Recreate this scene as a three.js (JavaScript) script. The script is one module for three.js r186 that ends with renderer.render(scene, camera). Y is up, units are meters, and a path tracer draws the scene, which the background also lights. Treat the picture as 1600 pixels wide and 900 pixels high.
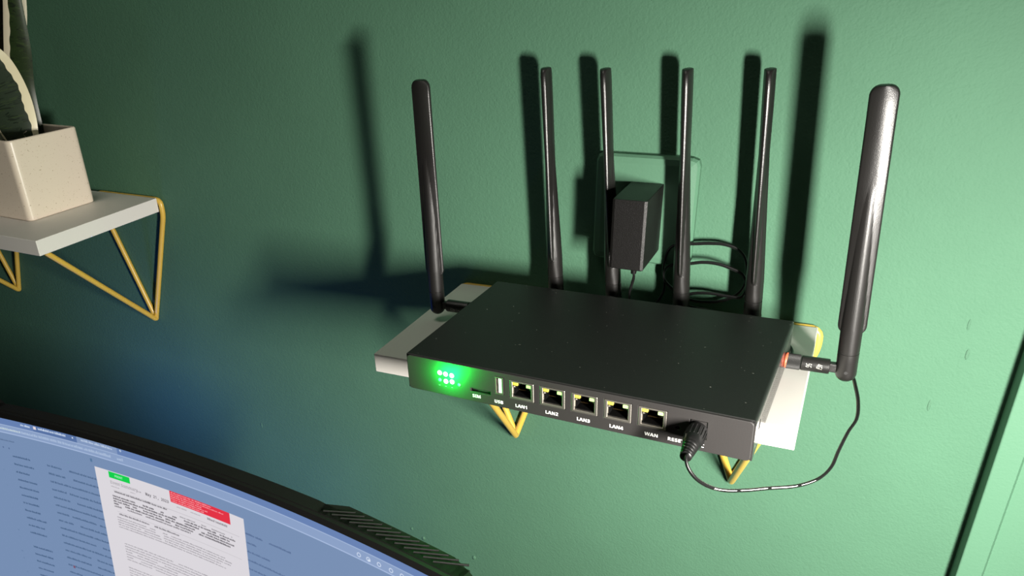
import * as THREE from 'three';
import { RectAreaLightUniformsLib } from 'three/addons/lights/RectAreaLightUniformsLib.js';
import { RoundedBoxGeometry } from 'three/addons/geometries/RoundedBoxGeometry.js';
import { FontLoader } from 'three/addons/loaders/FontLoader.js';
import { TextGeometry } from 'three/addons/geometries/TextGeometry.js';
import * as BGU from 'three/addons/utils/BufferGeometryUtils.js';

// ---------------------------------------------------------------- camera, light, exposure
const scene = new THREE.Scene();
scene.background = new THREE.Color(0x000000);
const F = 1210.414;
const camera = new THREE.PerspectiveCamera(THREE.MathUtils.radToDeg(2 * Math.atan(450 / F)), 1600 / 900, 0.02, 20);
camera.position.set(0.24649, 0.2674, 0.60239);
camera.rotation.set(-0.47069, 0.50494, -0.05231, 'YXZ');
camera.setViewOffset(1600, 900, 113.63, -101.76, 1600, 900);
camera.updateProjectionMatrix();
scene.add(camera);

RectAreaLightUniformsLib.init();
const renderer = new THREE.WebGLRenderer({ antialias: true });
renderer.toneMapping = THREE.LinearToneMapping;
renderer.toneMappingExposure = 1.0;
renderer.shadowMap.enabled = true;

// the one lamp of the picture: a small upright LED panel on a desk lamp, right of the camera
const LAMP = { pos: [0.4460, 0.0820, 0.4734], aim: [0.18, -0.52, 0], w: 0.030, h: 0.170, power: 960, color: [1, 0.955, 0.885] };
const lampLight = new THREE.RectAreaLight(new THREE.Color().setRGB(...LAMP.color), LAMP.power, LAMP.w, LAMP.h);
lampLight.position.set(...LAMP.pos);
lampLight.lookAt(...LAMP.aim);
scene.add(lampLight);
// weak room light from a ceiling panel above the shelves (its panel hangs under the ceiling, built below)
const ROOM = { pos: [-.35, 1.385, .42], size: .45, power: 4.2 };
const roomLight = new THREE.RectAreaLight(new THREE.Color().setRGB(1, .95, .86), ROOM.power, ROOM.size, ROOM.size);
roomLight.position.set(...ROOM.pos); roomLight.rotation.set(-Math.PI / 2, 0, 0);
scene.add(roomLight);

// ---------------------------------------------------------------- helpers
const V = (x, y, z) => new THREE.Vector3(x, y, z);
let seed = 12345;
const rnd = () => { seed = (seed * 1664525 + 1013904223) >>> 0; return seed / 4294967296; };
const col = (r, g, b) => new THREE.Color().setRGB(r, g, b);
const used = {};
function numbered(n) { const k = used[n] = (used[n] ?? -1) + 1; return k ? `${n}_${String(k).padStart(3, '0')}` : n; }
function mesh(name, geo, mat, parent) {
  const g = Array.isArray(geo) ? merge(geo) : geo;
  const m = new THREE.Mesh(g, mat); m.castShadow = m.receiveShadow = true;
  m.name = parent ? name : numbered(name);
  if (parent && parent !== scene) {
    let i = 0; const base = name; while (parent.children.some(c => c.name === m.name)) m.name = `${base}_${String(++i).padStart(3, '0')}`;
  }
  (parent || scene).add(m); return m;
}
function merge(list) {
  return BGU.mergeGeometries(list.map(g => { const n = g.index ? g.toNonIndexed() : g.clone(); for (const k of Object.keys(n.attributes)) if (!['position', 'normal', 'uv'].includes(k)) n.deleteAttribute(k); if (!n.attributes.uv) n.setAttribute('uv', new THREE.BufferAttribute(new Float32Array(n.attributes.position.count * 2), 2)); return n; }));
}
function thing(name, label, category, pos = [0, 0, 0], group) {
  const o = new THREE.Group(); o.name = numbered(name); o.position.set(...pos); scene.add(o);
  o.userData = { label, category }; if (group) o.userData.group = group; return o;
}
function struct(name, geo, mat) { const m = mesh(name, geo, mat); m.userData.kind = 'structure'; return m; }
const box = (w, h, d, x = 0, y = 0, z = 0) => new THREE.BoxGeometry(w, h, d).translate(x, y, z);
const rbox = (w, h, d, r, x = 0, y = 0, z = 0, s = 3) => new RoundedBoxGeometry(w, h, d, s, r).translate(x, y, z);
function tube(pts, r, seg = 80, rad = 10, closed = false, tension = 0.5) {
  return new THREE.TubeGeometry(new THREE.CatmullRomCurve3(pts.map(p => V(...p)), closed, 'centripetal', tension), seg, r, rad, closed);
}
// straight rods through corner points with rounded bends
function rod(pts, r, bend = 0.008, seg = 90) {
  const path = new THREE.CurvePath(); const P = pts.map(p => V(...p)); let last = P[0];
  for (let i = 1; i < P.length - 1; i++) {
    const a = P[i - 1].clone().sub(P[i]), b = P[i + 1].clone().sub(P[i]);
    const k = Math.min(bend, a.length() * .45, b.length() * .45);
    const s = P[i].clone().add(a.normalize().multiplyScalar(k)), e = P[i].clone().add(b.normalize().multiplyScalar(k));
    path.add(new THREE.LineCurve3(last, s)); path.add(new THREE.QuadraticBezierCurve3(s, P[i], e)); last = e;
  }
  path.add(new THREE.LineCurve3(last, P[P.length - 1]));
  const g = new THREE.TubeGeometry(path, seg, r, 12, false);
  const caps = [P[0], P[P.length - 1]].map(p => new THREE.SphereGeometry(r, 12, 8).translate(p.x, p.y, p.z));
  return merge([g, ...caps]);
}
function rrect(w, h, r, cx = 0, cy = 0) {
  const s = new THREE.Shape(), x0 = cx - w / 2, x1 = cx + w / 2, y0 = cy - h / 2, y1 = cy + h / 2;
  s.moveTo(x0 + r, y0); s.lineTo(x1 - r, y0); s.quadraticCurveTo(x1, y0, x1, y0 + r); s.lineTo(x1, y1 - r); s.quadraticCurveTo(x1, y1, x1 - r, y1);
  s.lineTo(x0 + r, y1); s.quadraticCurveTo(x0, y1, x0, y1 - r); s.lineTo(x0, y0 + r); s.quadraticCurveTo(x0, y0, x0 + r, y0); return s;
}
function rhole(w, h, cx, cy) { const p = new THREE.Path(); p.moveTo(cx - w / 2, cy - h / 2); p.lineTo(cx - w / 2, cy + h / 2); p.lineTo(cx + w / 2, cy + h / 2); p.lineTo(cx + w / 2, cy - h / 2); p.closePath(); return p; }
function chole(r, cx, cy) { const p = new THREE.Path(); p.absarc(cx, cy, r, 0, Math.PI * 2, true); return p; }

// tileable value noise -> DataTexture
function noiseTex(n, layers, sd, lo = 0, hi = 1) {
  let s0 = sd; const r = () => { s0 = (s0 * 1664525 + 1013904223) >>> 0; return s0 / 4294967296; };
  const a = new Float32Array(n * n);
  for (const [cells, amp] of layers) {
    const g = Float32Array.from({ length: cells * cells }, r);
    for (let y = 0; y < n; y++) {
      const fy = y / n * cells, iy = Math.floor(fy), ty = fy - iy, sy = ty * ty * (3 - 2 * ty), y0 = iy % cells * cells, y1 = (iy + 1) % cells * cells;
      for (let x = 0; x < n; x++) {
        const fx = x / n * cells, ix = Math.floor(fx), tx = fx - ix, sx = tx * tx * (3 - 2 * tx), x0 = ix % cells, x1 = (ix + 1) % cells;
        a[y * n + x] += amp * ((g[y0 + x0] * (1 - sx) + g[y0 + x1] * sx) * (1 - sy) + (g[y1 + x0] * (1 - sx) + g[y1 + x1] * sx) * sy);
      }
    }
  }
  let mn = 1e9, mx = -1e9; for (const v of a) { if (v < mn) mn = v; if (v > mx) mx = v; }
  const d = new Uint8Array(n * n * 4);
  for (let i = 0; i < n * n; i++) { const v = 255 * (lo + (hi - lo) * (a[i] - mn) / (mx - mn)); d[i * 4] = d[i * 4 + 1] = d[i * 4 + 2] = v; d[i * 4 + 3] = 255; }
  const t = new THREE.DataTexture(d, n, n); t.wrapS = t.wrapT = THREE.RepeatWrapping; t.magFilter = THREE.LinearFilter; t.minFilter = THREE.LinearMipmapLinearFilter; t.generateMipmaps = true; t.needsUpdate = true;
  return t;
}
function canvasTex(w, h, draw, srgb = true) {
  const c = document.createElement('canvas'); c.width = w; c.height = h; draw(c.getContext('2d'), w, h);
  const t = new THREE.CanvasTexture(c); if (srgb) t.colorSpace = THREE.SRGBColorSpace; t.anisotropy = 8; return t;
}
// planar uv in metres by dominant axis
function uvMetres(g, scale = 1) {
  const n = g.index ? g.toNonIndexed() : g, p = n.attributes.position, q = n.attributes.normal, u = new Float32Array(p.count * 2);
  for (let i = 0; i < p.count; i++) {
    const ax = Math.abs(q.getX(i)), ay = Math.abs(q.getY(i)), az = Math.abs(q.getZ(i));
    const [a, b] = az >= ax && az >= ay ? [p.getX(i), p.getY(i)] : ay >= ax ? [p.getX(i), p.getZ(i)] : [p.getZ(i), p.getY(i)];
    u[2 * i] = a * scale; u[2 * i + 1] = b * scale;
  }
  n.setAttribute('uv', new THREE.BufferAttribute(u, 2)); return n;
}

// ---------------------------------------------------------------- materials
const wallBump = noiseTex(1024, [[40, .25], [150, .8], [300, 1], [512, .5]], 7);
wallBump.repeat.set(1 / .32, 1 / .32);
const wallTint = noiseTex(512, [[5, .6], [12, .5], [40, .25], [200, .2]], 21, .90, 1.0);
wallTint.repeat.set(1 / .5, 1 / .5);
const M = {};
M.wall = new THREE.MeshPhysicalMaterial({ color: col(.069, .160, .099), map: wallTint, roughness: .7, specularIntensity: .3, bumpMap: wallBump, bumpScale: .0003 });
const grain = noiseTex(512, [[120, 1], [256, .8]], 33);
const fine = grain.clone(); fine.repeat.set(1 / .04, 1 / .04); fine.needsUpdate = true;
M.plate = new THREE.MeshPhysicalMaterial({ color: col(.069, .160, .099), roughness: .6, specularIntensity: .5, bumpMap: wallBump, bumpScale: .00012 });
M.roomWall = new THREE.MeshStandardMaterial({ color: col(.05, .13, .08), roughness: .8 });
M.ceiling = new THREE.MeshStandardMaterial({ color: col(.55, .55, .52), roughness: .9 });
M.floor = new THREE.MeshStandardMaterial({ color: col(.16, .11, .07), roughness: .7 });
M.white = new THREE.MeshPhysicalMaterial({ color: col(.66, .64, .595), roughness: .5, bumpMap: fine, bumpScale: .00003 });
M.gold = new THREE.MeshPhysicalMaterial({ color: col(.62, .40, .06), roughness: .38, clearcoat: .3, clearcoatRoughness: .3 });
M.powder = new THREE.MeshPhysicalMaterial({ color: col(.013, .0135, .013), roughness: .48, specularIntensity: .7, bumpMap: fine, bumpScale: .00004 });
M.panel = new THREE.MeshPhysicalMaterial({ color: col(.019, .0175, .017), roughness: .5, bumpMap: fine, bumpScale: .00003 });
M.side = new THREE.MeshPhysicalMaterial({ color: col(.022, .021, .02), roughness: .24 });
M.plastic = new THREE.MeshPhysicalMaterial({ color: col(.009, .0085, .008), roughness: .36, bumpMap: fine, bumpScale: .00004 });
M.plasticMatte = new THREE.MeshPhysicalMaterial({ color: col(.015, .015, .0145), roughness: .5, bumpMap: fine, bumpScale: .00006 });
M.adapter = new THREE.MeshPhysicalMaterial({ color: col(.0055, .0052, .005), specularIntensity: .6, roughness: .42, bumpMap: fine, bumpScale: .00012 });
M.rubber = new THREE.MeshPhysicalMaterial({ color: col(.005, .005, .005), roughness: .36, specularIntensity: .7 });
M.cavity = new THREE.MeshPhysicalMaterial({ color: col(.0016, .0016, .0016), roughness: .9, specularIntensity: .15 });
M.black = new THREE.MeshStandardMaterial({ color: col(.006, .006, .006), roughness: .6 });
M.steel = new THREE.MeshPhysicalMaterial({ color: col(.62, .58, .52), metalness: 1, roughness: .42 });
M.brass = new THREE.MeshPhysicalMaterial({ color: col(.72, .45, .18), metalness: 1, roughness: .3 });
M.orange = new THREE.MeshPhysicalMaterial({ color: col(.62, .11, .05), roughness: .4 });
M.print = new THREE.MeshStandardMaterial({ color: col(.8, .8, .78), roughness: .6 });
M.greyPrint = new THREE.MeshStandardMaterial({ color: col(.4, .4, .38), roughness: .6 });
M.amber = new THREE.MeshPhysicalMaterial({ color: col(.62, .5, .06), roughness: .3 });
M.paleGreen = new THREE.MeshPhysicalMaterial({ color: col(.32, .5, .2), roughness: .3 });
M.soil = new THREE.MeshStandardMaterial({ color: col(.03, .02, .013), roughness: 1, bumpMap: fine, bumpScale: .002 });
M.desk = new THREE.MeshStandardMaterial({ color: col(.05, .045, .04), roughness: .6 });

// ---------------------------------------------------------------- the room
const wb = struct('wall_back', uvMetres(box(4.2, 2.6, .12, -.4, .1, -.06)), M.wall);
struct('wall_left', box(.12, 2.6, 3.2, -2.44, .1, 1.48), M.roomWall);
struct('wall_right', box(.12, 2.6, 3.2, 1.64, .1, 1.48), M.roomWall);
struct('wall_front', box(4.2, 2.6, .12, -.4, .1, 3.02), M.roomWall);
struct('floor', box(4.2, .1, 3.2, -.4, -1.25, 1.48), M.floor);
struct('ceiling', box(4.2, .1, 3.2, -.4, 1.45, 1.48), M.ceiling);
// painted runs and nibs standing proud on the wall
for (const [x, y, s, el] of [[-.0553, -.336, .0042, 1.3], [-.12, -.331, .004, 1.2], [-.135, -.322, .003, 1.3], [.3415, -.0005, .0022, 3.5], [.3375, .022, .0016, 5], [.3275, -.046, .0018, 5], [-.2965, -.0985, .0018, 1], [-.47, -.205, .0012, 4], [-.34, -.232, .002, 3.5], [-.425, .072, .0013, 1], [.10, .235, .0016, 1.2]]) {
  mesh('paint_drip', new THREE.SphereGeometry(1, 14, 10).scale(s * .55, s * .55 * el, s * .32).translate(x, y, 0), M.plate, wb);
}
// door architrave at the right, and the door leaf it frames
{
  const s = new THREE.Shape(); const X = .3722;
  s.moveTo(X, 0); s.lineTo(X, .0185); s.quadraticCurveTo(X, .02, X + .0015, .02); s.lineTo(X + .0155, .02); s.lineTo(X + .0175, .0165); s.quadraticCurveTo(X + .03, .0145, X + .045, .019); s.lineTo(X + .068, .019); s.lineTo(X + .068, 0); s.closePath();
  const g = new THREE.ExtrudeGeometry(s, { depth: 2.3, bevelEnabled: false, curveSegments: 8 }).rotateX(-Math.PI / 2).translate(0, -1.2, 0);
  // after rotateX(-90): shape y -> -z ; mirror back
  g.scale(1, 1, -1); const idx = g.index ? g.index.array : null; const ng = g.index ? g.toNonIndexed() : g; const p = ng.attributes.position.array;
  for (let i = 0; i < p.length; i += 9) for (let k = 0; k < 3; k++) { const t = p[i + 3 + k]; p[i + 3 + k] = p[i + 6 + k]; p[i + 6 + k] = t; }
  ng.computeVertexNormals();
  struct('trim_1', uvMetres(ng), M.plate);
  struct('door_1', box(.8, 2.25, .012, X + .068 + .4, -.075, .006), M.roomWall);
}

// ---------------------------------------------------------------- white wall shelves and their wire brackets
const TILT = 0.02564, T = 0.01544, ZF = 0.16009;
function shelf(label, x0, x1, y, tilt) {
  const t = new THREE.Group(); t.name = numbered('wall_shelf'); t.userData = { label, category: 'shelf', group: 'white wall shelves' };
  t.position.set(0, y, 0); t.rotation.z = tilt; scene.add(t);
  mesh('board', uvMetres(rbox(x1 - x0, T, ZF - .0062, .0006, (x0 + x1) / 2, -T / 2, (ZF + .0062) / 2, 2)), M.white, t);
  return t;
}
shelf('white shelf board carrying the black router, tilted slightly', -.05564, .24435, 0, TILT);
shelf('white shelf board under the speckled square plant pot', -.786, -.42998, .04586, 0);
const BY = .15563, BW = .0975;
function bracket(label, xe, inner, y, tilt) {           // xe: outer board end, inner: -1 when the bracket reaches to the left of it
  const g = new THREE.Group(); g.name = numbered('shelf_bracket'); g.userData = { label, category: 'bracket', group: 'gold wire shelf brackets' };
  g.position.set(0, y, 0); g.rotation.z = tilt; scene.add(g);
  const r = .003, z = .0031, xo = xe - inner * .0016, xi = xe + inner * BW, xa = xe + inner * BW / 2, xf = xe + (inner < 0 ? -.02 : BW - .02);
  mesh('wall_loop', rod([[xa, -BY, z], [xo, -T - .004, z], [xo, -.0029, z], [xi, -.0029, z], [xi, -T - .004, z], [xa, -BY, z]], r, .007, 160), M.gold, g);
  mesh('front_strut', rod([[xa, -BY, z], [xa + .0006, -BY + .0006, z + .002], [xf, -T - r - .0002, .142], [xf, -T - r - .0002, .008]], r, .005, 110), M.gold, g);
}
bracket('gold wire bracket below the router shelf, nearest its USB port', -.05564, 1, 0, TILT);
bracket('gold wire bracket below the router shelf beside the hanging cable', .24435, -1, 0, TILT);
bracket('gold wire bracket at the end of the plant shelf', -.42998, -1, .04586, 0);
bracket('gold wire bracket cut by the left picture edge', -.786, 1, .04586, 0);

// ---------------------------------------------------------------- router
const W = .22738, H = .02661, D = .14336;
const font = await new FontLoader().loadAsync('fonts/droid/droid_sans_bold.typeface.json');
const router = thing('router', 'flat black metal router on the white shelf with lit green LEDs', 'router');
{
  const mtx = new THREE.Matrix4().makeRotationZ(TILT).multiply(new THREE.Matrix4().makeTranslation(W / 2, .00099, D / 2 + .0597)).multiply(new THREE.Matrix4().makeRotationY(-.03622));
  mtx.decompose(router.position, router.quaternion, router.scale);
  const L = (x) => x / 1000 - W / 2, zf = D / 2;                       // millimetres from the left end -> local x
  // cover: folded sheet (top, left, right), drawn as one bent profile along z
  const th = .0011, pr = new THREE.Shape(), rr = .0016, hw = W / 2;
  pr.moveTo(-hw, 0); pr.lineTo(-hw, H - rr); pr.quadraticCurveTo(-hw, H, -hw + rr, H); pr.lineTo(hw - rr, H); pr.quadraticCurveTo(hw, H, hw, H - rr); pr.lineTo(hw, H - .004); pr.lineTo(hw - th, H - .004); pr.lineTo(hw - th, H - th); pr.lineTo(-hw + th, H - th); pr.lineTo(-hw + th, 0); pr.closePath();
  const specks = canvasTex(1024, 640, (c, w, h) => {
    c.fillStyle = 'rgb(25,26,25)'; c.fillRect(0, 0, w, h);
    let s = 77; const r = () => { s = (s * 1664525 + 1013904223) >>> 0; return s / 4294967296; };
    for (let i = 0; i < 105; i++) { const v = 110 + 120 * r(); c.strokeStyle = `rgba(${v},${v},${v * .94},${.5 + .5 * r()})`; c.lineWidth = 1.2 + r() * 1.4; const x = r() * w, y = r() * h, a = r() * 6.3, l = 1 + r() * r() * 7; c.beginPath(); c.moveTo(x, y); c.lineTo(x + l * Math.cos(a), y + l * Math.sin(a)); c.stroke(); }
  });
  specks.wrapS = specks.wrapT = THREE.RepeatWrapping;
  const topMat = M.powder.clone(); topMat.color = col(1, 1, 1); topMat.map = specks; specks.repeat.set(1 / .24, 1 / .15); specks.offset.set(.5, .5);
  mesh('top_cover', uvMetres(new THREE.ExtrudeGeometry(pr, { depth: D - .0015, bevelEnabled: false, curveSegments: 5 }).translate(0, 0, -D / 2)), topMat, router);
  // right side wall with real vent slots and screw holes
  const sw = new THREE.Shape(); const d0 = -D / 2, d1 = D / 2 - .0015; sw.moveTo(d0, 0); sw.lineTo(d1, 0); sw.lineTo(d1, H - .0038); sw.lineTo(d0, H - .0038); sw.closePath();
  for (let r = 0; r < 4; r++) for (let i = 0; i < 26; i++) sw.holes.push(rhole(.0016, .0009, -.026 + i * .0028 + (r % 2) * .0014, .0058 + r * .0036));
  sw.holes.push(chole(.0032, .0545, .0155)); sw.holes.push(chole(.0017, .063, .0052));
  mesh('side_panel', uvMetres(new THREE.ExtrudeGeometry(sw, { depth: th, bevelEnabled: false, curveSegments: 10 }).rotateY(-Math.PI / 2).translate(hw, 0, 0)), M.side, router);
  mesh('bottom_panel', box(W - .0024, .0011, D - .003, 0, .00055, -.0005), M.panel, router);
  mesh('back_panel', box(W - .0024, H - .002, .0012, 0, H / 2, -D / 2 + .0008), M.panel, router);
  const scr = (x, y, z, r, ax) => { const g = new THREE.CylinderGeometry(r, r, .0014, 20); if (ax === 'x') g.rotateZ(Math.PI / 2); return g.translate(x, y, z); };
  mesh('screw', merge([scr(hw - .0010, .0155, .0545, .0028, 'x'), box(.0004, .0006, .0036, hw - .0002, .0155, .0545)]), M.black, router);
  mesh('screw', merge([scr(hw - .0008, .0052, .063, .0015, 'x')]), M.steel, router);
  // front panel with its openings
  const fp = rrect(W - .0016, H - .0009, .003, 0, H / 2 - .0003);
  const JX = i => 78.6 + 20.95 * i + 8.3, JY = 15.35;
  for (let i = 0; i < 5; i++) fp.holes.push(rhole(.0169, .0133, L(JX(i)), JY / 1000));
  fp.holes.push(rhole(.0062, .0128, L(70.95), .01615));
  fp.holes.push(rhole(.0145, .0026, L(57), .0088));
  fp.holes.push(rhole(.0097, .0117, L(197.1), .01405));
  fp.holes.push(chole(.0013, L(185.6), .0125));
  mesh('front_panel', uvMetres(new THREE.ExtrudeGeometry(fp, { depth: .0012, bevelEnabled: true, bevelThickness: .0004, bevelSize: .0004, bevelOffset: -.0004, bevelSegments: 2, curveSegments: 8 }).translate(0, 0, zf - .0016)), M.panel, router);
  mesh('inner_lining', [box(W - .004, H - .004, .0008, 0, H / 2, zf - .0165)], M.black, router);
  // network jacks
  const jackShield = (() => {
    const s = rrect(.0166, .0130, .0003); const o = new THREE.Path();
    o.moveTo(-.0064, -.0050); o.lineTo(-.0064, .0056); o.lineTo(.0064, .0056); o.lineTo(.0064, -.0050); o.closePath(); s.holes.push(o);
    return new THREE.ExtrudeGeometry(s, { depth: .0126, bevelEnabled: true, bevelThickness: .0002, bevelSize: .0002, bevelOffset: -.0002, bevelSegments: 1 }).translate(0, 0, -.0124);
  })();
  const jackBody = (() => {                                             // black moulding with the stepped plug opening
    const s = new THREE.Shape(); s.moveTo(-.0064, -.005); s.lineTo(.0064, -.005); s.lineTo(.0064, .0056); s.lineTo(-.0064, .0056); s.closePath();
    const o = new THREE.Path(); o.moveTo(-.0058, -.0044); o.lineTo(-.0058, .0016); o.lineTo(-.0034, .0016); o.lineTo(-.0034, .0034); o.lineTo(-.0022, .0034); o.lineTo(-.0022, .0050); o.lineTo(.0022, .0050); o.lineTo(.0022, .0034); o.lineTo(.0034, .0034); o.lineTo(.0034, .0016); o.lineTo(.0058, .0016); o.lineTo(.0058, -.0044); o.closePath(); s.holes.push(o);
    return merge([new THREE.ExtrudeGeometry(s, { depth: .0112, bevelEnabled: false }).translate(0, 0, -.0124), box(.0126, .0104, .0006, 0, .0003, -.0118)]);
  })();
  const pinGeo = (() => { const l = []; for (let k = 0; k < 8; k++) l.push(new THREE.BoxGeometry(.00035, .00035, .0062).rotateX(-.42).translate(-.00357 + k * .00102, -.0026, -.0068)); return merge(l); })();
  const springGeo = (() => { const l = []; for (const s of [-1, 1]) { l.push(tube([[s * .0062, .0022, -.0002], [s * .0050, .0014, -.0022], [s * .0056, .0002, -.0048]], .0005, 12, 6)); l.push(box(.0004, .0044, .0016, s * .0062, -.0008, -.0012)); } return merge(l); })();
  const jackLed = rbox(.0036, .0023, .004, .0005, 0, 0, 0, 2);
  const jackNames = ['LAN1', 'LAN2', 'LAN3', 'LAN4', 'WAN'];
  for (let i = 0; i < 5; i++) {
    const j = mesh('network_port', jackShield, M.steel, router); j.position.set(L(JX(i)), JY / 1000, zf - .0001);
    mesh('port_housing', jackBody, M.cavity, j);
    mesh('contact_pins', pinGeo, M.brass, j);
    mesh('spring_clip', springGeo, M.steel, j);
    const a = mesh('amber_light', jackLed, M.amber, j); a.position.set(-.0046, .0043, -.0019);
    const b = mesh('green_light', jackLed, M.paleGreen, j); b.position.set(.0046, .0040, -.0019);
  }
  // usb port: shield, black tongue, steel contacts
  const us = rrect(.0058, .0124, .0003); us.holes.push(rhole(.0046, .0112, 0, 0));
  const usb = mesh('usb_port', new THREE.ExtrudeGeometry(us, { depth: .012, bevelEnabled: false }).translate(0, 0, -.0118), M.steel, router); usb.position.set(L(70.95), .01615, zf);
  mesh('port_tongue', box(.0024, .0104, .0108, .0007, 0, -.0056), new THREE.MeshStandardMaterial({ color: col(.7, .7, .68), roughness: .5 }), usb);
  mesh('port_back', box(.0046, .0112, .0006, 0, 0, -.0112), M.black, usb);
  mesh('sim_slot', [box(.0139, .0006, .006, L(57), .0088 + .0009, zf - .004), box(.0139, .0016, .0004, L(57), .0086, zf - .0026)], M.black, router);
  // dc socket
  const ds = rrect(.0089, .0109, .0004); ds.holes.push(chole(.0034, 0, .0003));
  const dc = mesh('power_socket', new THREE.ExtrudeGeometry(ds, { depth: .009, bevelEnabled: false, curveSegments: 16 }).translate(0, 0, -.0095), M.panel, router); dc.position.set(L(197.1), .01405, zf);
  mesh('reset_button', new THREE.CylinderGeometry(.0011, .0011, .002, 16).rotateX(Math.PI / 2).translate(L(185.6), .0125, zf - .0045), M.black, router);
  // printed words
  const word = (s, x, y, h, m = M.print) => {
    const g = new TextGeometry(s, { font, size: h, depth: .00006, curveSegments: 3, bevelEnabled: false }); g.computeBoundingBox();
    return mesh('printed_word', g.scale(1.12, 1, 1).translate(x, y, zf + .00001), m, router);
  };
  word('SIM', L(50.8), .0036, .00225); word('USB', L(67.0), .0029, .00225);
  jackNames.forEach((s, i) => word(s, L(JX(i) - (i < 4 ? 4.9 : 4.1)), .0030, .00225));
  word('RESET', L(180.2), .0029, .00225); word('DC', L(196.7), .0029, .00225);
  for (const x of [25.2, 30.0, 34.8]) word('--', L(x), .0068, .0013, M.greyPrint);
  // LEDs: a glowing dome and, a little before it, its own light
  const dome = new THREE.SphereGeometry(.00175, 18, 12).scale(1, 1, .45);
  const glow = new THREE.MeshStandardMaterial({ color: col(.1, .3, .15), emissive: col(.5, 1, .6), emissiveIntensity: 5, roughness: .4 });
  const dim = new THREE.MeshStandardMaterial({ color: col(.1, .3, .15), emissive: col(.12, .8, .35), emissiveIntensity: .35, roughness: .4 });
  for (const [x, y] of [[26.6, 16.9], [31.1, 16.7], [35.8, 16.5], [31.0, 11.2], [35.8, 11.8]]) {
    const d = mesh('status_light', dome, glow, router); d.position.set(L(x), y / 1000, zf + .0001);
    const pl = new THREE.PointLight(col(.0, 1, .06), .0048, 0, 2); pl.castShadow = true; pl.position.set(L(x), y / 1000, zf + .0075); router.add(pl); pl.shadow.radius = .05;
  }
  for (const [x, y, s] of [[26.2, 11.5, .8], [41.0, 10.6, .7]]) { const d = mesh('dim_status_light', dome, dim, router); d.position.set(L(x), y / 1000, zf + .0001); d.scale.setScalar(s); d.userData.label = 'dim green status light'; }
  // brass aerial sockets (threads and sealing rings) on the sides and back
  const stud = new THREE.CylinderGeometry(.0032, .0032, .007, 20).rotateZ(Math.PI / 2);
  for (const [x, z, y] of [[hw + .0035, -.0431, .0105], [-hw - .0035, -.0404, .0135]]) mesh('aerial_socket', stud, M.brass, router).position.set(x, y, z);
  mesh('sealing_ring', merge([new THREE.TorusGeometry(.0042, .0011, 10, 26).rotateY(Math.PI / 2), new THREE.CylinderGeometry(.0042, .0042, .0014, 6).rotateZ(Math.PI / 2).translate(.0008, 0, 0)]), M.orange, router).position.set(hw + .0010, .0105, -.0431);
  for (const x of [.045, .0935, .1465, .1995]) mesh('aerial_socket', stud.clone().rotateY(Math.PI / 2), M.brass, router).position.set(x - W / 2 - .0015, .0150, -D / 2 - .0035);
}

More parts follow.
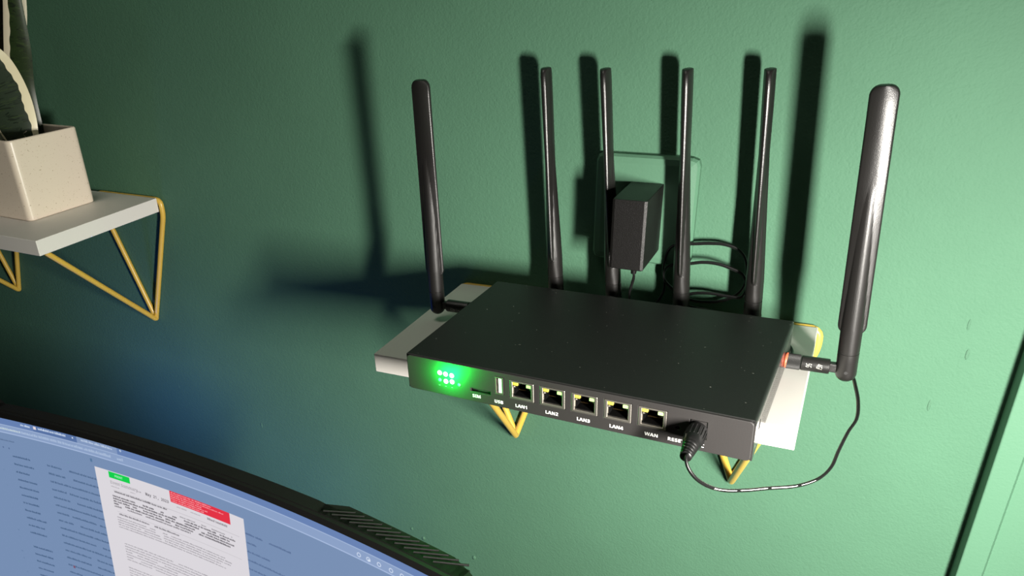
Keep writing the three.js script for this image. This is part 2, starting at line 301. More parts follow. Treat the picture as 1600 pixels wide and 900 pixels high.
// ---------------------------------------------------------------- paddle aerials
// local frame: hinge at the origin, blade up +y, blade width along x, connector towards -x
const bladeGeo = (() => {
  const L0 = -.0085, L1 = .1765, NA = 96, rows = [];
  const cyl = .0063, ys = [];
  for (let i = 0; i <= 8; i++) ys.push(L0 + .0062 * (1 - Math.cos(i / 8 * Math.PI / 2)));
  for (const y of [0, .006, .0120, .0122, .0128, .0130, .022, .0262, .0264, .0268, .0273, .0281, .0292, .0306, .0325, .036]) ys.push(y);
  for (let i = 1; i <= 22; i++) ys.push(.036 + (.1705 - .036) * i / 22);
  for (let i = 1; i <= 14; i++) ys.push(.1705 + (L1 - .1705) * Math.sin(i / 14 * Math.PI / 2));
  for (const y of ys) {
    const f = Math.max(0, Math.min(1, (y - .03) / .125));
    let rib = cyl - f * .0030, hw = 0, ht = 0;
    if (y < L0 + .0062) { const k = Math.max(.02, (y - L0) / .0062); rib = cyl * Math.sqrt(Math.max(.002, 1 - (1 - k) * (1 - k))); }
    if (y > .0121 && y < .0129) rib = cyl * .955;
    if (y > .0262) { const k = Math.min(1, (y - .0262) / .0050); hw = cyl * .8 + (.0082 - .0006 * f - cyl * .8) * Math.sqrt(1 - (1 - k) * (1 - k)); ht = .0025 + .0013 * f; }
    let endT = 1, endW = 0;
    if (y > .1705) { const k = Math.min(1, (y - .1705) / (L1 - .1705)); endW = (1 - Math.sqrt(Math.max(0, 1 - k * k))) * .0052; endT = k > .86 ? .35 + .65 * Math.sqrt(Math.max(0, 1 - ((k - .86) / .14) ** 2)) : 1; }
    const row = [];
    for (let a = 0; a < NA; a++) {
      const th = a / NA * Math.PI * 2, c = Math.cos(th), s = Math.sin(th), flat = a === 0 || a === NA / 2;
      let x, z;
      if (hw === 0) { x = rib * c; z = rib * s; }
      else {
        const w = Math.max(hw - endW, .0012), e = .0011; x = w * c; const q = Math.abs(x) - (w - e);
        const wing = ht * (.36 + .64 * (1 - (x / w) ** 2)) * (q > 0 ? Math.sqrt(Math.max(0, 1 - (q / e) ** 2)) : 1);
        const rb = Math.abs(x) < rib ? Math.sqrt(rib * rib - x * x) * (1 - f * .2) : 0;
        z = flat ? 0 : Math.max(wing, rb) * Math.sign(s) * endT;
      }
      row.push([x, y, z]);
    }
    rows.push(row);
  }
  const P = [], I = [];
  for (const r of rows) for (const p of r) P.push(...p);
  const n = rows.length;
  for (let j = 0; j < n - 1; j++) for (let a = 0; a < NA; a++) { const b = (a + 1) % NA, i0 = j * NA + a, i1 = j * NA + b, i2 = i0 + NA, i3 = i1 + NA; I.push(i0, i2, i1, i1, i2, i3); }
  const cb = P.length / 3; P.push(0, L0, 0); const ct = cb + 1; P.push(0, L1, 0);
  for (let a = 0; a < NA; a++) { const b = (a + 1) % NA; I.push(cb, a, b); I.push(ct, (n - 1) * NA + b, (n - 1) * NA + a); }
  const g = new THREE.BufferGeometry(); g.setAttribute('position', new THREE.Float32BufferAttribute(P, 3)); g.setIndex(I);
  return uvMetres(BGU.toCreasedNormals(g, .5));
})();
const nutGeo = (() => { const s = new THREE.Shape(); const n = 40; for (let i = 0; i <= n * 2; i++) { const a = i / (n * 2) * Math.PI * 2, r = i % 2 ? .0052 : .0049; i ? s.lineTo(r * Math.cos(a), r * Math.sin(a)) : s.moveTo(r * Math.cos(a), r * Math.sin(a)); } return new THREE.ExtrudeGeometry(s, { depth: .0082, bevelEnabled: true, bevelThickness: .0004, bevelSize: .0004, bevelOffset: -.0004, bevelSegments: 1 }).rotateY(Math.PI / 2); })();
const aerialText = canvasTex(256, 256, (c, w, h) => { c.clearRect(0, 0, w, h); c.fillStyle = '#9c9c96'; c.font = '78px sans-serif'; c.textAlign = 'center'; c.fillText('4G/', 120, 110); c.fillText('5G', 120, 215); });
M.aerialPrint = new THREE.MeshStandardMaterial({ map: aerialText, transparent: true, alphaTest: .4, roughness: .6 });
function aerial(label, hinge, len, turn, lean, textTurn, bend = 0) {
  const g = new THREE.Group(); g.name = numbered('router_aerial'); g.userData = { label, category: 'antenna', group: 'black paddle aerials of the router' };
  const m = new THREE.Matrix4().makeRotationZ(lean).multiply(new THREE.Matrix4().makeRotationY(turn)); m.setPosition(...hinge); m.decompose(g.position, g.quaternion, g.scale); scene.add(g);
  mesh('blade', bladeGeo, M.plastic, g);
  mesh('hinge_pin', new THREE.CylinderGeometry(.0011, .0011, .0128, 12).rotateX(Math.PI / 2), M.black, g);
  const c = new THREE.Group(); c.name = 'connector'; g.add(c); c.rotation.z = bend;
  const bx = -.0096, nutEnd = -len + .0095;
  const prof = [[.0, nutEnd + .0004], [.0046, nutEnd + .0004], [.005, nutEnd + .001], [.005, bx - .0006], [.0046, bx], [0, bx]].map(([r, x]) => new THREE.Vector2(r, x));
  mesh('hinge_body', uvMetres(new THREE.LatheGeometry(prof, 28).rotateZ(-Math.PI / 2)), M.plastic, c);
  mesh('hinge_tongue', rbox(.009, .0062, .0046, .0008, -.0072, 0, 0), M.plastic, c);
  mesh('knurled_nut', nutGeo, M.plasticMatte, c).position.set(-len + .0010, 0, 0);
  if (textTurn !== undefined) {
    const L = bx - nutEnd - .002, arc = .0075 / .005;
    const t = new THREE.CylinderGeometry(.00506, .00506, L, 12, 1, true, -arc / 2, arc).rotateZ(-Math.PI / 2).rotateX(textTurn);
    mesh('printed_word', t.translate((bx + nutEnd) / 2, 0, 0), M.aerialPrint, c);
  }
  return g;
}
const sideR = aerial('black aerial standing right of the router, its broad face lit', [.26535, .01800, .0925], .0366, 0, .0600, -.15, TILT - .06);
const sideL = aerial('black aerial standing left of the router by the shelf end', [-.0378, .0135, .0868], .0392, Math.PI, .0265, Math.PI * .9, .0265 - TILT);
const rear = [['first black aerial behind the router, counted from its LED end', .0314, .1917, .068], ['black aerial behind the router partly covered by the power adapter', .0767, .1919, .090], ['black aerial behind the router standing right beside the power adapter', .1345, .1926, .065], ['last black aerial behind the router, past the coiled cable', .1874, .1934, .064]];
for (const [label, x, y, lean] of rear) {
  const hx = x + Math.sin(lean) * .1765, hy = y - Math.cos(lean) * .1765;
  aerial(label, [hx, hy, .0265], .031 + (hx - .03) * .035, Math.PI / 2, lean);
}

// ---------------------------------------------------------------- socket plate, power adapter and its cable
{
  const s = thing('socket_plate', 'square wall socket plate painted the same green as the wall', 'socket', [.1068, .0836, 0]);
  const f = rrect(.067, .074, .0008);
  mesh('face_plate', uvMetres(new THREE.ExtrudeGeometry(f, { depth: .0052, bevelEnabled: true, bevelThickness: .0034, bevelSize: .006, bevelSegments: 2, curveSegments: 2 }).translate(0, 0, .0002)), M.plate, s);
}
{
  const a = thing('power_adapter', 'black block power adapter plugged into the wall with thin black cable', 'power adapter', [0, 0, 0]);
  {
    const q = new THREE.Shape(), hx = .0126, zb = .0100, zt = .0596;      // plan: x across, depth out of the wall, front edges chamfered
    q.moveTo(-hx, -zb); q.lineTo(hx, -zb); q.lineTo(hx, -zt + .0011); q.lineTo(hx - .0019, -zt); q.lineTo(-hx + .0019, -zt); q.lineTo(-hx, -zt + .0011); q.closePath();
    const g = new THREE.ExtrudeGeometry(q, { depth: .0515, bevelEnabled: true, bevelThickness: .0008, bevelSize: .0006, bevelOffset: -.0006, bevelSegments: 2 }).rotateX(-Math.PI / 2).translate(.1090, .0543, 0);
    mesh('adapter_body', uvMetres(g), M.adapter, a);
  }
  mesh('seam_line', [rbox(.0250, .0529, .003, .0008, .1090, .0801, .0095, 2)], M.plastic, a);
  mesh('strain_relief', new THREE.CylinderGeometry(.0026, .0020, .006, 14).translate(.113, .0508, .050), M.rubber, a);
  const path = [
    [.113, .0500, .050], [.1132, .0440, .049], [.1115, .0370, .047], [.1095, .0270, .044], [.1100, .0150, .036], [.1140, .0085, .022], [.1230, .0090, .014], [.1290, .0220, .011],
    [.1268, .0400, .0095], [.1300, .0555, .0085], [.1375, .0605, .0085], [.1470, .0617, .0085], [.1600, .0636, .0085], [.1700, .0640, .0085], [.1795, .0615, .0085], [.1862, .0550, .009], [.1888, .0420, .0095], [.1872, .0300, .010], [.1790, .0215, .0105], [.1650, .0165, .011], [.1500, .0165, .0115], [.1370, .0230, .012], [.1285, .0320, .0125],
    [.1300, .0415, .013], [.1380, .0455, .0135], [.1470, .0472, .0135], [.1570, .0496, .0135], [.1680, .0497, .0135], [.1780, .0473, .0135], [.1868, .0436, .014], [.1905, .0345, .0145], [.1880, .0260, .015], [.1780, .0252, .015], [.1650, .0258, .0155], [.1520, .0238, .016], [.1430, .0190, .0165],
    [.1500, .0135, .017], [.1650, .0125, .018], [.1800, .0110, .0165], [.1990, .0105, .0155], [.2130, .0100, .0240], [.2240, .0086, .0420],
    [.2306, .0079, .0560], [.2311, .0079, .066], [.2312, .0080, .078], [.2360, .0085, .0825], [.2480, .0092, .0810],
    [.2631, .0105, .0790], [.2693, .0095, .0830], [.2728, .0078, .0960], [.2754, .0041, .1100], [.2756, .0003, .1240], [.2721, -.0035, .1350], [.2686, -.0105, .1480], [.2665, -.0155, .1580],
    [.2623, -.0176, .1680], [.2561, -.0174, .1780], [.2481, -.0158, .1880], [.2353, -.0128, .2000], [.2244, -.0093, .2120], [.2136, -.0043, .2240], [.2058, .0019, .2320], [.1994, .0100, .2380], [.1953, .0160, .2385], [.1935, .0200, .2360], [.1938, .0205, .2330]];
  const curve = new THREE.CatmullRomCurve3(path.map(p => V(...p)), false, 'centripetal');
  const off = V(.0001, .00062, .00062);
  const strands = [1, -1].map(s => new THREE.TubeGeometry(new THREE.CatmullRomCurve3(path.map(p => V(...p).addScaledVector(off, s)), false, 'centripetal'), 700, .00092, 8, false));
  mesh('cable', merge(strands), M.rubber, a);
  // white printing dashes along the hanging run
  const pick = []; for (let i = 0; i <= 2000; i++) { const p = curve.getPoint(i / 2000); if (p.z > .17 && p.z < .236 && p.y < .003 && p.x < .262) pick.push(p.clone()); }
  const n = pick.length, dashes = [[.10, .29], [.32, .52], [.55, .73], [.77, .93]];
  for (const [p0, p1] of dashes) {
    const pts = []; for (let i = 0; i <= 8; i++) { const p = pick[Math.min(n - 1, Math.floor(n * (1 - (p0 + (p1 - p0) * i / 8))))]; pts.push([p.x + off.x, p.y + off.y + .00022, p.z + off.z + .00042]); }
    mesh('printed_dash', tube(pts, .00062, 24, 6), M.print, a);
  }
  // barrel plug: ribbed grip along its own axis, leaving the router front
  const axis = V(-.0362, -.0, 1).normalize(), base = V(W / 2, 0, D / 2 + .0597);
  const plug = new THREE.Group(); plug.name = 'barrel_plug'; a.add(plug);
  const o = V(.0197 * 10 - W / 2 + .0001, .01455, D / 2).applyAxisAngle(V(0, 1, 0), -.03622).add(base).applyAxisAngle(V(0, 0, 1), TILT); o.y += .00099;
  plug.position.copy(o); plug.quaternion.setFromUnitVectors(V(0, 1, 0), V(-.03622, -.06, 1).normalize());
  const pp = []; const add = (r, y) => pp.push(new THREE.Vector2(r, y));
  add(0, .0002); add(.0050, .0002); add(.0054, .0008); add(.0056, .012); add(.0053, .0150); add(.0046, .0168);
  for (let i = 0; i < 4; i++) { const y = .0172 + i * .0024, r = .0044 - i * .00028; add(r, y); add(r, y + .0014); add(r - .0008, y + .0015); add(r - .0008, y + .0023); }
  add(.0034, .0268); add(.0032, .0282); add(.0012, .0284); add(0, .0284);
  mesh('plug_grip', new THREE.LatheGeometry(pp, 28), M.rubber, plug);
  const ridges = []; for (let i = 0; i < 16; i++) { const t = i / 16 * Math.PI * 2; ridges.push(rbox(.0007, .0085, .0008, .0003, .0056 * Math.cos(t), .0072, .0056 * Math.sin(t), 2)); }
  mesh('grip_ridge', merge(ridges), M.rubber, plug);
  mesh('plug_barrel', new THREE.CylinderGeometry(.00275, .00275, .008, 18).translate(0, -.0038, 0), M.steel, plug);
}

// ---------------------------------------------------------------- potted snake plant
{
  const c = thing('potted_plant', 'striped snake plant in a speckled cream square pot on shelf', 'plant', [-.491, .04586, .11879]);
  c.rotation.y = -.03113;                                                // pot edge runs back along -z from its front right corner
  const S = .0807, Hh = .08137, st = .0042;
  const glaze = canvasTex(1024, 1024, (g, w, h) => {
    g.fillStyle = 'rgb(224,210,192)'; g.fillRect(0, 0, w, h);
    let s = 5; const r = () => { s = (s * 1664525 + 1013904223) >>> 0; return s / 4294967296; };
    for (let i = 0; i < 900; i++) { const k = r(); g.fillStyle = `rgba(${120 + 50 * k},${95 + 45 * k},${65 + 40 * k},${.25 + .55 * r()})`; const q = 1.3 + 3.6 * r() * r() * r(); g.beginPath(); g.ellipse(r() * w, r() * h, q * (1 + r()), q, r() * 3, 0, 6.3); g.fill(); }
  });
  glaze.wrapS = glaze.wrapT = THREE.RepeatWrapping; glaze.repeat.set(1 / .11, 1 / .11);
  const potMat = new THREE.MeshPhysicalMaterial({ map: glaze, roughness: .35, clearcoat: .25, clearcoatRoughness: .3 });
  const ring = rrect(S, S, .0075, -S / 2, S / 2); const inner = rrect(S - 2 * st, S - 2 * st, .004, -S / 2, S / 2); ring.holes.push(new THREE.Path(inner.getPoints(6).reverse()));
  const body = new THREE.ExtrudeGeometry(ring, { depth: Hh - .0036, bevelEnabled: true, bevelThickness: .0018, bevelSize: .0018, bevelOffset: -.0018, bevelSegments: 4, curveSegments: 8 }).rotateX(-Math.PI / 2).translate(0, .0018, 0);
  mesh('pot', uvMetres(body), potMat, c);
  mesh('pot_base', box(S - .006, .003, S - .006, -S / 2, .0024, -S / 2), potMat, c);
  mesh('soil', uvMetres(box(S - 2 * st - .0002, .004, S - 2 * st - .0002, -S / 2, Hh - .013, -S / 2)), M.soil, c);
  // leaf: ribbon along a centre line with margins in cream, cupped slightly
  const leafTex = (mL, mR, sd, dark, cream) => canvasTex(256, 1024, (g, w, h) => {
    g.fillStyle = dark; g.fillRect(0, 0, w, h); let s = sd; const r = () => { s = (s * 1664525 + 1013904223) >>> 0; return s / 4294967296; };
    for (let i = 0; i < 260; i++) { const y = r() * h, x0 = r() * w, l = 20 + 60 * r(); g.strokeStyle = r() > .5 ? `rgba(72,92,42,${.1 + .25 * r()})` : `rgba(8,16,8,${.2 + .4 * r()})`; g.lineWidth = 2 + 7 * r(); g.beginPath(); g.moveTo(x0, y); g.quadraticCurveTo(x0 + l / 2, y + 14 * (r() - .5), x0 + l, y + 22 * (r() - .5)); g.stroke(); }
    g.fillStyle = cream;
    for (const [side, m] of [[0, mL], [1, mR]]) { g.beginPath(); const e = side ? w : 0; g.moveTo(e, 0); for (let y = 0; y <= h; y += 8) { const k = m * w * (1 + .12 * Math.sin(y * .021 + sd) + .06 * Math.sin(y * .083)); g.lineTo(side ? w - k : k, y); } g.lineTo(e, h); g.closePath(); g.fill(); }
    if (mR > .2) { g.strokeStyle = 'rgba(40,60,25,.9)'; g.lineWidth = 5; g.beginPath(); for (let y = 0; y <= h; y += 8) { const k = w - mR * w * .62 + 4 * Math.sin(y * .02); y ? g.lineTo(k, y) : g.moveTo(k, y); } g.stroke(); }
  });
  const leaf = (name, pts, widths, side, cup, tex) => {
    const cv = new THREE.CatmullRomCurve3(pts.map(p => V(...p))), wv = new THREE.CatmullRomCurve3(widths.map((q, i) => V(i, q, 0)));
    const NU = 12, NV = 48, P = [], U = [], I = []; const thick = .0011;
    for (const f of [1, -1]) for (let j = 0; j <= NV; j++) {
      const p = cv.getPoint(j / NV), t = cv.getTangent(j / NV), sd = V(...side).addScaledVector(t, -V(...side).dot(t)).normalize(), nn = V().crossVectors(sd, t).normalize();
      const hw = Math.max(.0004, wv.getPoint(j / NV).y);
      for (let i = 0; i <= NU; i++) { const k = i / NU * 2 - 1; const q = p.clone().addScaledVector(sd, k * hw).addScaledVector(nn, cup * hw * k * k + f * thick * Math.sqrt(Math.max(0, 1 - k * k))); P.push(q.x, q.y, q.z); U.push(i / NU, j / NV); }
    }
    const N = (NU + 1) * (NV + 1);
    for (let f = 0; f < 2; f++) for (let j = 0; j < NV; j++) for (let i = 0; i < NU; i++) { const a = f * N + j * (NU + 1) + i, b = a + 1, d = a + NU + 1, e = d + 1; f ? I.push(a, d, b, b, d, e) : I.push(a, b, d, b, e, d); }
    const g = new THREE.BufferGeometry(); g.setAttribute('position', new THREE.Float32BufferAttribute(P, 3)); g.setAttribute('uv', new THREE.Float32BufferAttribute(U, 2)); g.setIndex(I); g.computeVertexNormals();
    return mesh(name, g, new THREE.MeshPhysicalMaterial({ map: tex, roughness: .38, clearcoat: .2, clearcoatRoughness: .35 }), c);
  };
  // world -> pot frame is small: pot origin sits at its front right bottom corner
  const w = (x, y, z) => { const p = V(x + .491, y - .04586, z - .11879).applyAxisAngle(V(0, 1, 0), .03113); return [p.x, p.y, p.z]; };
  const sideDir = [.75, 0, -.6];
  leaf('leaf', [w(-.526, .113, .078), w(-.5315, .140, .078), w(-.5385, .165, .077), w(-.5495, .190, .076), w(-.5630, .206, .076), w(-.592, .222, .076)], [.0150, .0215, .0235, .0215, .0150, .004], sideDir, -.12, leafTex(.06, .17, 11, 'rgb(44,56,42)', 'rgb(236,226,190)'));
  leaf('leaf', [w(-.5490, .113, .050), w(-.5480, .165, .050), w(-.5345, .207, .050), w(-.5225, .250, .050), w(-.5140, .285, .050), w(-.500, .330, .050)], [.0120, .0140, .0127, .0088, .0060, .002], sideDir, -.10, leafTex(.27, .0, 29, 'rgb(34,50,22)', 'rgb(228,216,190)'));
  leaf('leaf', [w(-.556, .113, .040), w(-.580, .165, .030), w(-.590, .220, .026), w(-.588, .280, .026), w(-.584, .330, .026)], [.010, .014, .015, .013, .004], sideDir, .12, leafTex(.0, .0, 41, 'rgb(34,28,20)', 'rgb(178,166,140)'));
  leaf('leaf', [w(-.5600, .113, .037), w(-.5660, .1616, .034), w(-.5520, .2039, .034), w(-.5375, .2257, .034), w(-.5275, .2496, .034), w(-.516, .290, .034)], [.003, .004, .0036, .0032, .0030, .001], sideDir, .1, leafTex(.3, .62, 53, 'rgb(60,76,46)', 'rgb(232,224,200)'));
  const stem = new THREE.MeshStandardMaterial({ color: col(.35, .33, .25), roughness: .6 });
  mesh('dry_root', tube([w(-.552, .117, .098), w(-.556, .126, .096), w(-.566, .140, .094)], .0008, 20, 6), stem, c);
  mesh('dry_root', tube([w(-.516, .116, .076), w(-.520, .1245, .080), w(-.508, .1300, .084)], .0004, 20, 6), stem, c);
}

// ---------------------------------------------------------------- curved monitor
{
  const R = 1.5, mon = thing('monitor', 'curved black gaming monitor showing a web page, top corner visible', 'monitor', [-.2222, -.0815, .257]);
  mon.rotation.x = -.1;
  // arc slab: u along the screen (m), radial offset out (+ = behind), v up
  const slab = (u0, u1, v0, v1, r0, r1, n = 64) => {
    const P = [], I = [], push = (u, r, v) => { const a = u / R, q = R + r; P.push(q * Math.sin(a), v, R - q * Math.cos(a)); };
    for (let i = 0; i <= n; i++) { const u = u0 + (u1 - u0) * i / n, b0 = typeof r1 === 'function' ? r1(u) : r1; push(u, r0, v0); push(u, r0, v1); push(u, b0, v1); push(u, b0, v0); }
    for (let i = 0; i < n; i++) for (let k = 0; k < 4; k++) { const a = i * 4 + k, b = i * 4 + (k + 1) % 4; I.push(a, a + 4, b, b, a + 4, b + 4); }
    I.push(0, 1, 2, 0, 2, 3); const e = n * 4; I.push(e, e + 2, e + 1, e, e + 3, e + 2);
    const g = new THREE.BufferGeometry(); g.setAttribute('position', new THREE.Float32BufferAttribute(P, 3)); g.setIndex(I); return BGU.toCreasedNormals(g, .4);
  };
  const caseMat = new THREE.MeshPhysicalMaterial({ color: col(.0065, .0065, .006), roughness: .6, specularIntensity: .5, bumpMap: fine, bumpScale: .00005 });
  const SW = .2937, SH = .336;
  const back = u => .0125 + (Math.abs(u) < .17 ? .001 : 0);
  mesh('rear_case', [slab(-.3005, .3005, -SH - .014, .0066, .0018, back), slab(-.2, .2, -.30, -.055, .0125, .03), slab(-.12, .12, -.27, -.10, .03, .055)], caseMat, mon);
  // front bezel: four bars around the screen, gently proud
  mesh('bezel', [slab(-.3005, .3005, .0004, .0060, -.0016, .0018), slab(-.3005, .3005, -SH - .014, -SH, -.0016, .0018), slab(-.3005, -SW, -SH, .0004, -.0016, .0018, 4), slab(SW, .3005, -SH, .0004, -.0016, .0018, 4)], caseMat, mon);
  for (const s of [1, -1]) {
    const lo = s > 0 ? .176 : -.3045, hi = s > 0 ? .3045 : -.176;
    const depth = u => { const k = Math.abs(u); return k < .192 ? .0125 + (k - .176) / .016 * .0072 : k < .285 ? .0197 - (k - .192) / .093 * .0025 : .0172 - (k - .285) / .0195 * .0075; };
    const e = mesh('corner_grip', slab(lo, hi, -.30, .0066, .0019, depth, 40), caseMat, mon);
    for (let i = 0; i < 13; i++) {                                           // slanting ridges on its upper edge
      const a = s * (.181 + i * .0080), b = a + s * .0200;
      const pt = (u, r) => { const q = R + r, al = u / R; return [q * Math.sin(al), .0068, R - q * Math.cos(al)]; };
      mesh('ridge', tube([pt(a, .0050), pt((a + b) / 2, .0105), pt(b, .0162)], .00085, 6, 5), caseMat, e);
    }
  }
  // the picture on the screen: 2 px per millimetre grid times 3.4
  const K = 3.4, CW = Math.round(SW * 2000 * K), CH = Math.round(SH * 1000 * K);
  const page = canvasTex(CW, CH, (g, w, h) => {
    const X = u => (u + SW * 1000) * K, Y = v => -v * K; let s = 99; const r = () => { s = (s * 1664525 + 1013904223) >>> 0; return s / 4294967296; };
    const rect = (u0, v0, u1, v1, c) => { g.fillStyle = c; g.fillRect(X(u0), Y(v0), (u1 - u0) * K, (v0 - v1) * K); };
    const scribble = (u0, u1, v, hh, c, dense = .85) => { g.fillStyle = c; let u = u0; while (u < u1) { const l = 2 + r() * 6; if (r() < dense) { let q = u; while (q < Math.min(u + l, u1)) { const k = .35 + .75 * r(), hk = hh * (.6 + .5 * r()); g.fillRect(X(q), Y(v) - hk * K, k * K, hk * K); q += k + .25; } } u += l + .9; } };
    rect(-294, 0, 294, -340, 'rgb(121,146,184)');
    rect(-294, 0, 294, -7.4, 'rgb(104,132,184)');
    rect(-88 - 44, -.9, -80, -7.4, 'rgb(88,116,168)'); rect(-80, -.9, -33, -7.4, 'rgb(133,156,196)');
    rect(-294, -7.4, 294, -8.2, 'rgb(168,188,222)'); rect(-294, -8.2, 294, -15.2, 'rgb(141,164,203)'); rect(-294, -15.2, 294, -16.2, 'rgb(172,192,228)');
    scribble(-147, -136, -4.8, 2, 'rgb(215,228,246)'); scribble(-126, -89, -4.6, 2.2, 'rgb(215,228,246)', .95); scribble(-75, -39, -4.6, 2.1, 'rgb(196,212,236)', .95);
    rect(-131.6, -2.2, -128.2, -5.2, 'rgb(236,224,228)'); rect(-85.6, -2.9, -84, -4.4, 'rgb(215,228,246)'); rect(-30.3, -2.7, -27.7, -3.3, 'rgb(215,228,246)'); rect(-29.3, -1.7, -28.7, -4.3, 'rgb(215,228,246)');
    scribble(-230, -28, -12.9, 2.6, 'rgb(176,196,226)', .95); scribble(-175, -150, -12.4, 1.4, 'rgb(206,222,220)', .9);
    g.lineWidth = .7 * K; g.strokeStyle = 'rgb(214,226,246)';
    for (const [u, k] of [[217, 0], [225.5, 1], [235, 0], [245.5, 2], [255, 0], [264, 1]]) { g.beginPath(); g.arc(X(u), Y(-12.4), 1.5 * K, 0, 6.3); g.stroke(); if (k === 1) { g.fillStyle = 'rgb(220,232,248)'; g.fillRect(X(u - .3), Y(-12.2), 2.2 * K, 1.6 * K); } }
    scribble(-185, -160, -24.5, 1.4, 'rgb(88,112,148)'); for (const u of [-176, -169]) rect(u, -31, u + 1.4, -32.6, 'rgb(86,110,150)');
    for (let i = 0; i < 30; i++) {
      const v = -40 - i * 8.25; if (i !== 11) { scribble(-166, -166 + 18 + r() * 7, v, 1.9, 'rgb(70,96,132)', .97); }
      scribble(-124, -60, v - .6, 1.9, 'rgb(76,102,138)', .97); scribble(100, 112 + r() * 120, v, 1.7, 'rgb(86,110,150)', .95);
      if (i > 12 && i % 3 === 1) rect(-118, v + .8, -115.6, v - 2, 'rgb(128,84,110)');
      if (r() < .5) rect(-184 + r() * 4, v + .4, -182, v - 1, 'rgb(108,134,172)');
    }
    for (const [u, v] of [[-68, -19.5]]) rect(u, v, u + 2.4, v - 3.2, 'rgb(86,122,160)');
    rect(-64.2, -26.4, 102.8, -336, 'rgb(226,222,228)');
    rect(-48.2, -27.2, -23.8, -33.2, 'rgb(0,214,76)'); g.fillStyle = 'rgb(176,246,190)'; g.font = `bold ${3.2 * K}px sans-serif`; g.fillText('PRINT', X(-41.5), Y(-31.4));
    g.fillStyle = 'rgb(150,146,152)'; g.font = `${4.2 * K}px serif`; g.fillText('Event Summary', X(-48.1), Y(-39.2)); scribble(-18, -13, -39, 1.1, 'rgb(170,166,172)');
    g.fillStyle = 'rgb(96,92,98)'; g.font = `bold ${3.7 * K}px monospace`; g.fillText('May 21, 2023', X(-7.2), Y(-39.4));
    rect(22, -26.4, 87.7, -37.0, 'rgb(234,44,66)'); for (let i = 0; i < 5; i++) scribble(23, 23 + [45, 58, 34, 40, 36][i], -28.4 - i * 1.95, 1.15, 'rgb(255,176,180)', .97);
    g.fillStyle = 'rgb(120,116,122)'; g.font = `${3.3 * K}px serif`; scribble(62, 84, -41.0, 2.2, 'rgb(150,146,152)', .9);
    scribble(-48, -20, -42.2, 1, 'rgb(180,176,182)'); scribble(28, 54, -40.6, 1.1, 'rgb(180,176,182)');
    rect(-46, -45.1, 96, -45.4, 'rgb(186,182,188)');
    scribble(-45, 16, -47.2, 1.6, 'rgb(110,106,112)', .95);
    for (let i = 0; i < 5; i++) scribble(-48, i === 4 ? 40 : 78 + r() * 14, -52 - i * 2.6, 1.5, i < 4 ? 'rgb(92,88,94)' : 'rgb(120,116,122)', .8);
    scribble(30, 88, -49.4, 1.2, 'rgb(150,146,152)');
    rect(-46, -66.6, 96, -66.85, 'rgb(190,186,192)'); scribble(-44, 26, -69.6, 1.6, 'rgb(122,118,124)'); for (let i = 0; i < 5; i++) scribble(-47, 88 - r() * 20, -73.2 - i * 2.5, 1.05, 'rgb(158,154,160)', .95);
    for (let i = 0; i < 14; i++) scribble(-44, 88 - r() * 30, -100 - i * 2.8 - (i > 6 ? 6 : 0), 1.1, 'rgb(162,158,164)', .95);
    for (let i = 0; i < 40; i++) scribble(-44, 88 - r() * 30, -156 - i * 4, 1.2, 'rgb(162,158,164)', .95);
  });
  const P = [], U = [], I = [], n = 64; for (let i = 0; i <= n; i++) for (const v of [0, 1]) { const u = -SW + 2 * SW * i / n, al = u / R; P.push(R * Math.sin(al), -SH * (1 - v) + .0004, R - R * Math.cos(al)); U.push(i / n, v); }
  for (let i = 0; i < n; i++) { const a = 2 * i; I.push(a, a + 2, a + 1, a + 1, a + 2, a + 3); }
  const sg = new THREE.BufferGeometry(); sg.setAttribute('position', new THREE.Float32BufferAttribute(P, 3)); sg.setAttribute('uv', new THREE.Float32BufferAttribute(U, 2)); sg.setIndex(I); sg.computeVertexNormals();
  mesh('screen', sg, new THREE.MeshPhysicalMaterial({ color: col(.01, .01, .012), roughness: .45, emissive: col(1, 1, 1), emissiveMap: page, emissiveIntensity: .92 }), mon);
  const sl = new THREE.RectAreaLight(col(.36, .45, .68), .5, 2 * SW, SH); sl.position.set(0, -SH / 2, .045); sl.lookAt(0, -SH / 2, 1); mon.add(sl);
  sl.rotation.set(0, Math.PI, 0);
  // blue light bars on the back, washing the wall
  const bar = new THREE.MeshStandardMaterial({ color: col(.02, .03, .1), emissive: col(.05, .14, 1), emissiveIntensity: 2.5 });
  for (const [x, y, a, p] of [[-.255, -.150, .3, 95], [-.050, -.235, -.9, 80]]) {
    const z = -.100;
    const b = mesh('rear_light_bar', rbox(.012, .052, .006, .002, 0, 0, 0, 2), bar, mon); b.position.set(x, y, z); b.rotation.set(.4, 0, a);
    const l = new THREE.RectAreaLight(col(.03, .17, 1), p, .012, .052); l.position.set(x, y + .0018, z - .0045); l.rotation.set(.4, 0, a); mon.add(l);   // faces the wall
    mesh('light_bar_arm', box(.012, .02, .085, x, y - .004, z + .045), caseMat, mon);
  }
  // stand
  mesh('stand_neck', rbox(.06, .30, .03, .006, 0, -.36, -.07), caseMat, mon);
  const ft = mesh('stand_foot', [rbox(.26, .014, .2, .005, 0, 0, 0)], caseMat, mon); ft.position.set(0, -.5035, -.02); ft.rotation.x = .1;
}
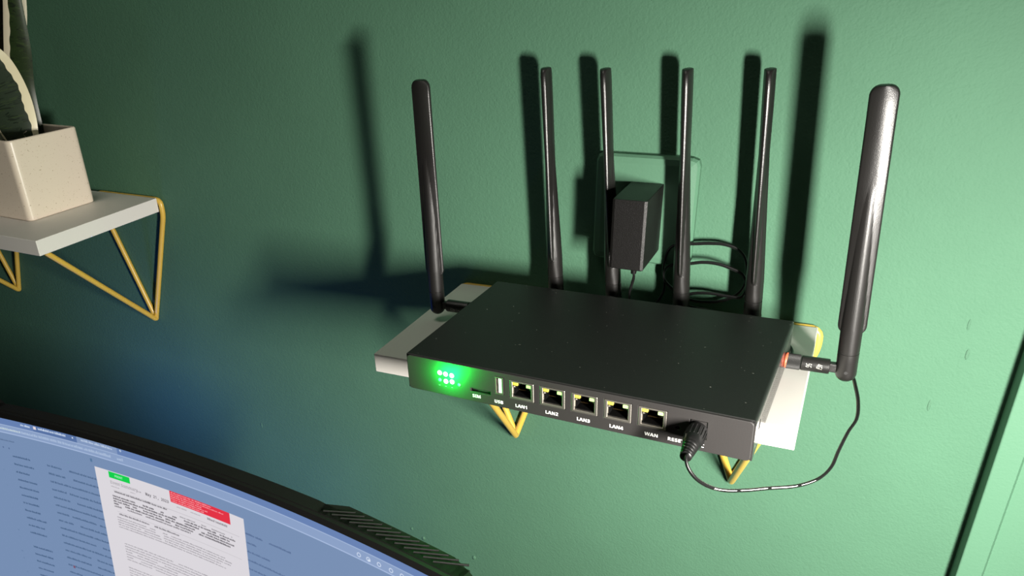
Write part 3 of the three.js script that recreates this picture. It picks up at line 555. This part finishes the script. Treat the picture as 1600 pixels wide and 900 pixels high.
// ceiling panel that gives the weak room light
{
  const c = thing('ceiling_light', 'flat square ceiling light dimly lit above the shelves', 'ceiling light', [ROOM.pos[0], 1.4, ROOM.pos[2]]);
  mesh('frame', rbox(ROOM.size + .03, .010, ROOM.size + .03, .003, 0, -.005, 0), M.white, c);
  mesh('diffuser', box(ROOM.size, .002, ROOM.size, 0, -.011, 0), new THREE.MeshStandardMaterial({ color: col(.8, .8, .8), emissive: col(1, .95, .86), emissiveIntensity: 1.5 }), c);
}
// desk below the picture
{
  const d = thing('desk', 'dark desk below the shelves carrying monitor and lamp', 'desk', [0, 0, 0]);
  mesh('desk_top', rbox(1.5, .03, .66, .004, -.15, -.6155, .36), M.desk, d);
  for (const [x, z] of [[-.86, .08], [.56, .08], [-.86, .64], [.56, .64]]) mesh('leg', box(.05, .57, .05, x, -.915, z), M.desk, d);
}
// desk lamp, just outside the right of the picture
{
  const l = thing('desk_lamp', 'slim desk lamp with an upright lit LED head', 'lamp', [.4195, -.6005, .53]);
  mesh('lamp_base', new THREE.CylinderGeometry(.075, .08, .018, 40).translate(0, .009, 0), M.plasticMatte, l);
  const [x, y, z] = LAMP.pos;
  const head = new THREE.Group(); head.name = 'lamp_head'; l.add(head); head.position.set(x - .4195, y + .6005, z - .53);
  const dir = V(...LAMP.aim).sub(V(x, y, z)).normalize(); head.quaternion.setFromUnitVectors(V(0, 0, -1), dir);
  mesh('housing', rbox(LAMP.w + .008, LAMP.h + .008, .012, .003, 0, 0, .0095), M.plasticMatte, head);
  mesh('glowing_panel', box(LAMP.w, LAMP.h, .002, 0, 0, .003), new THREE.MeshStandardMaterial({ color: col(.8, .8, .8), emissive: col(...LAMP.color), emissiveIntensity: 4 }), head);
  mesh('pole', tube([[0, .018, 0], [0, .4, .002], [0, .66, .0], [0, .705, -.02], [0, y + .6005, z - .53 + .014]], .006, 60, 12), M.plasticMatte, l);
}

scene.traverse(o => { if (o.isLight && o.shadow && !o.isRectAreaLight) o.castShadow = true; });
renderer.render(scene, camera);
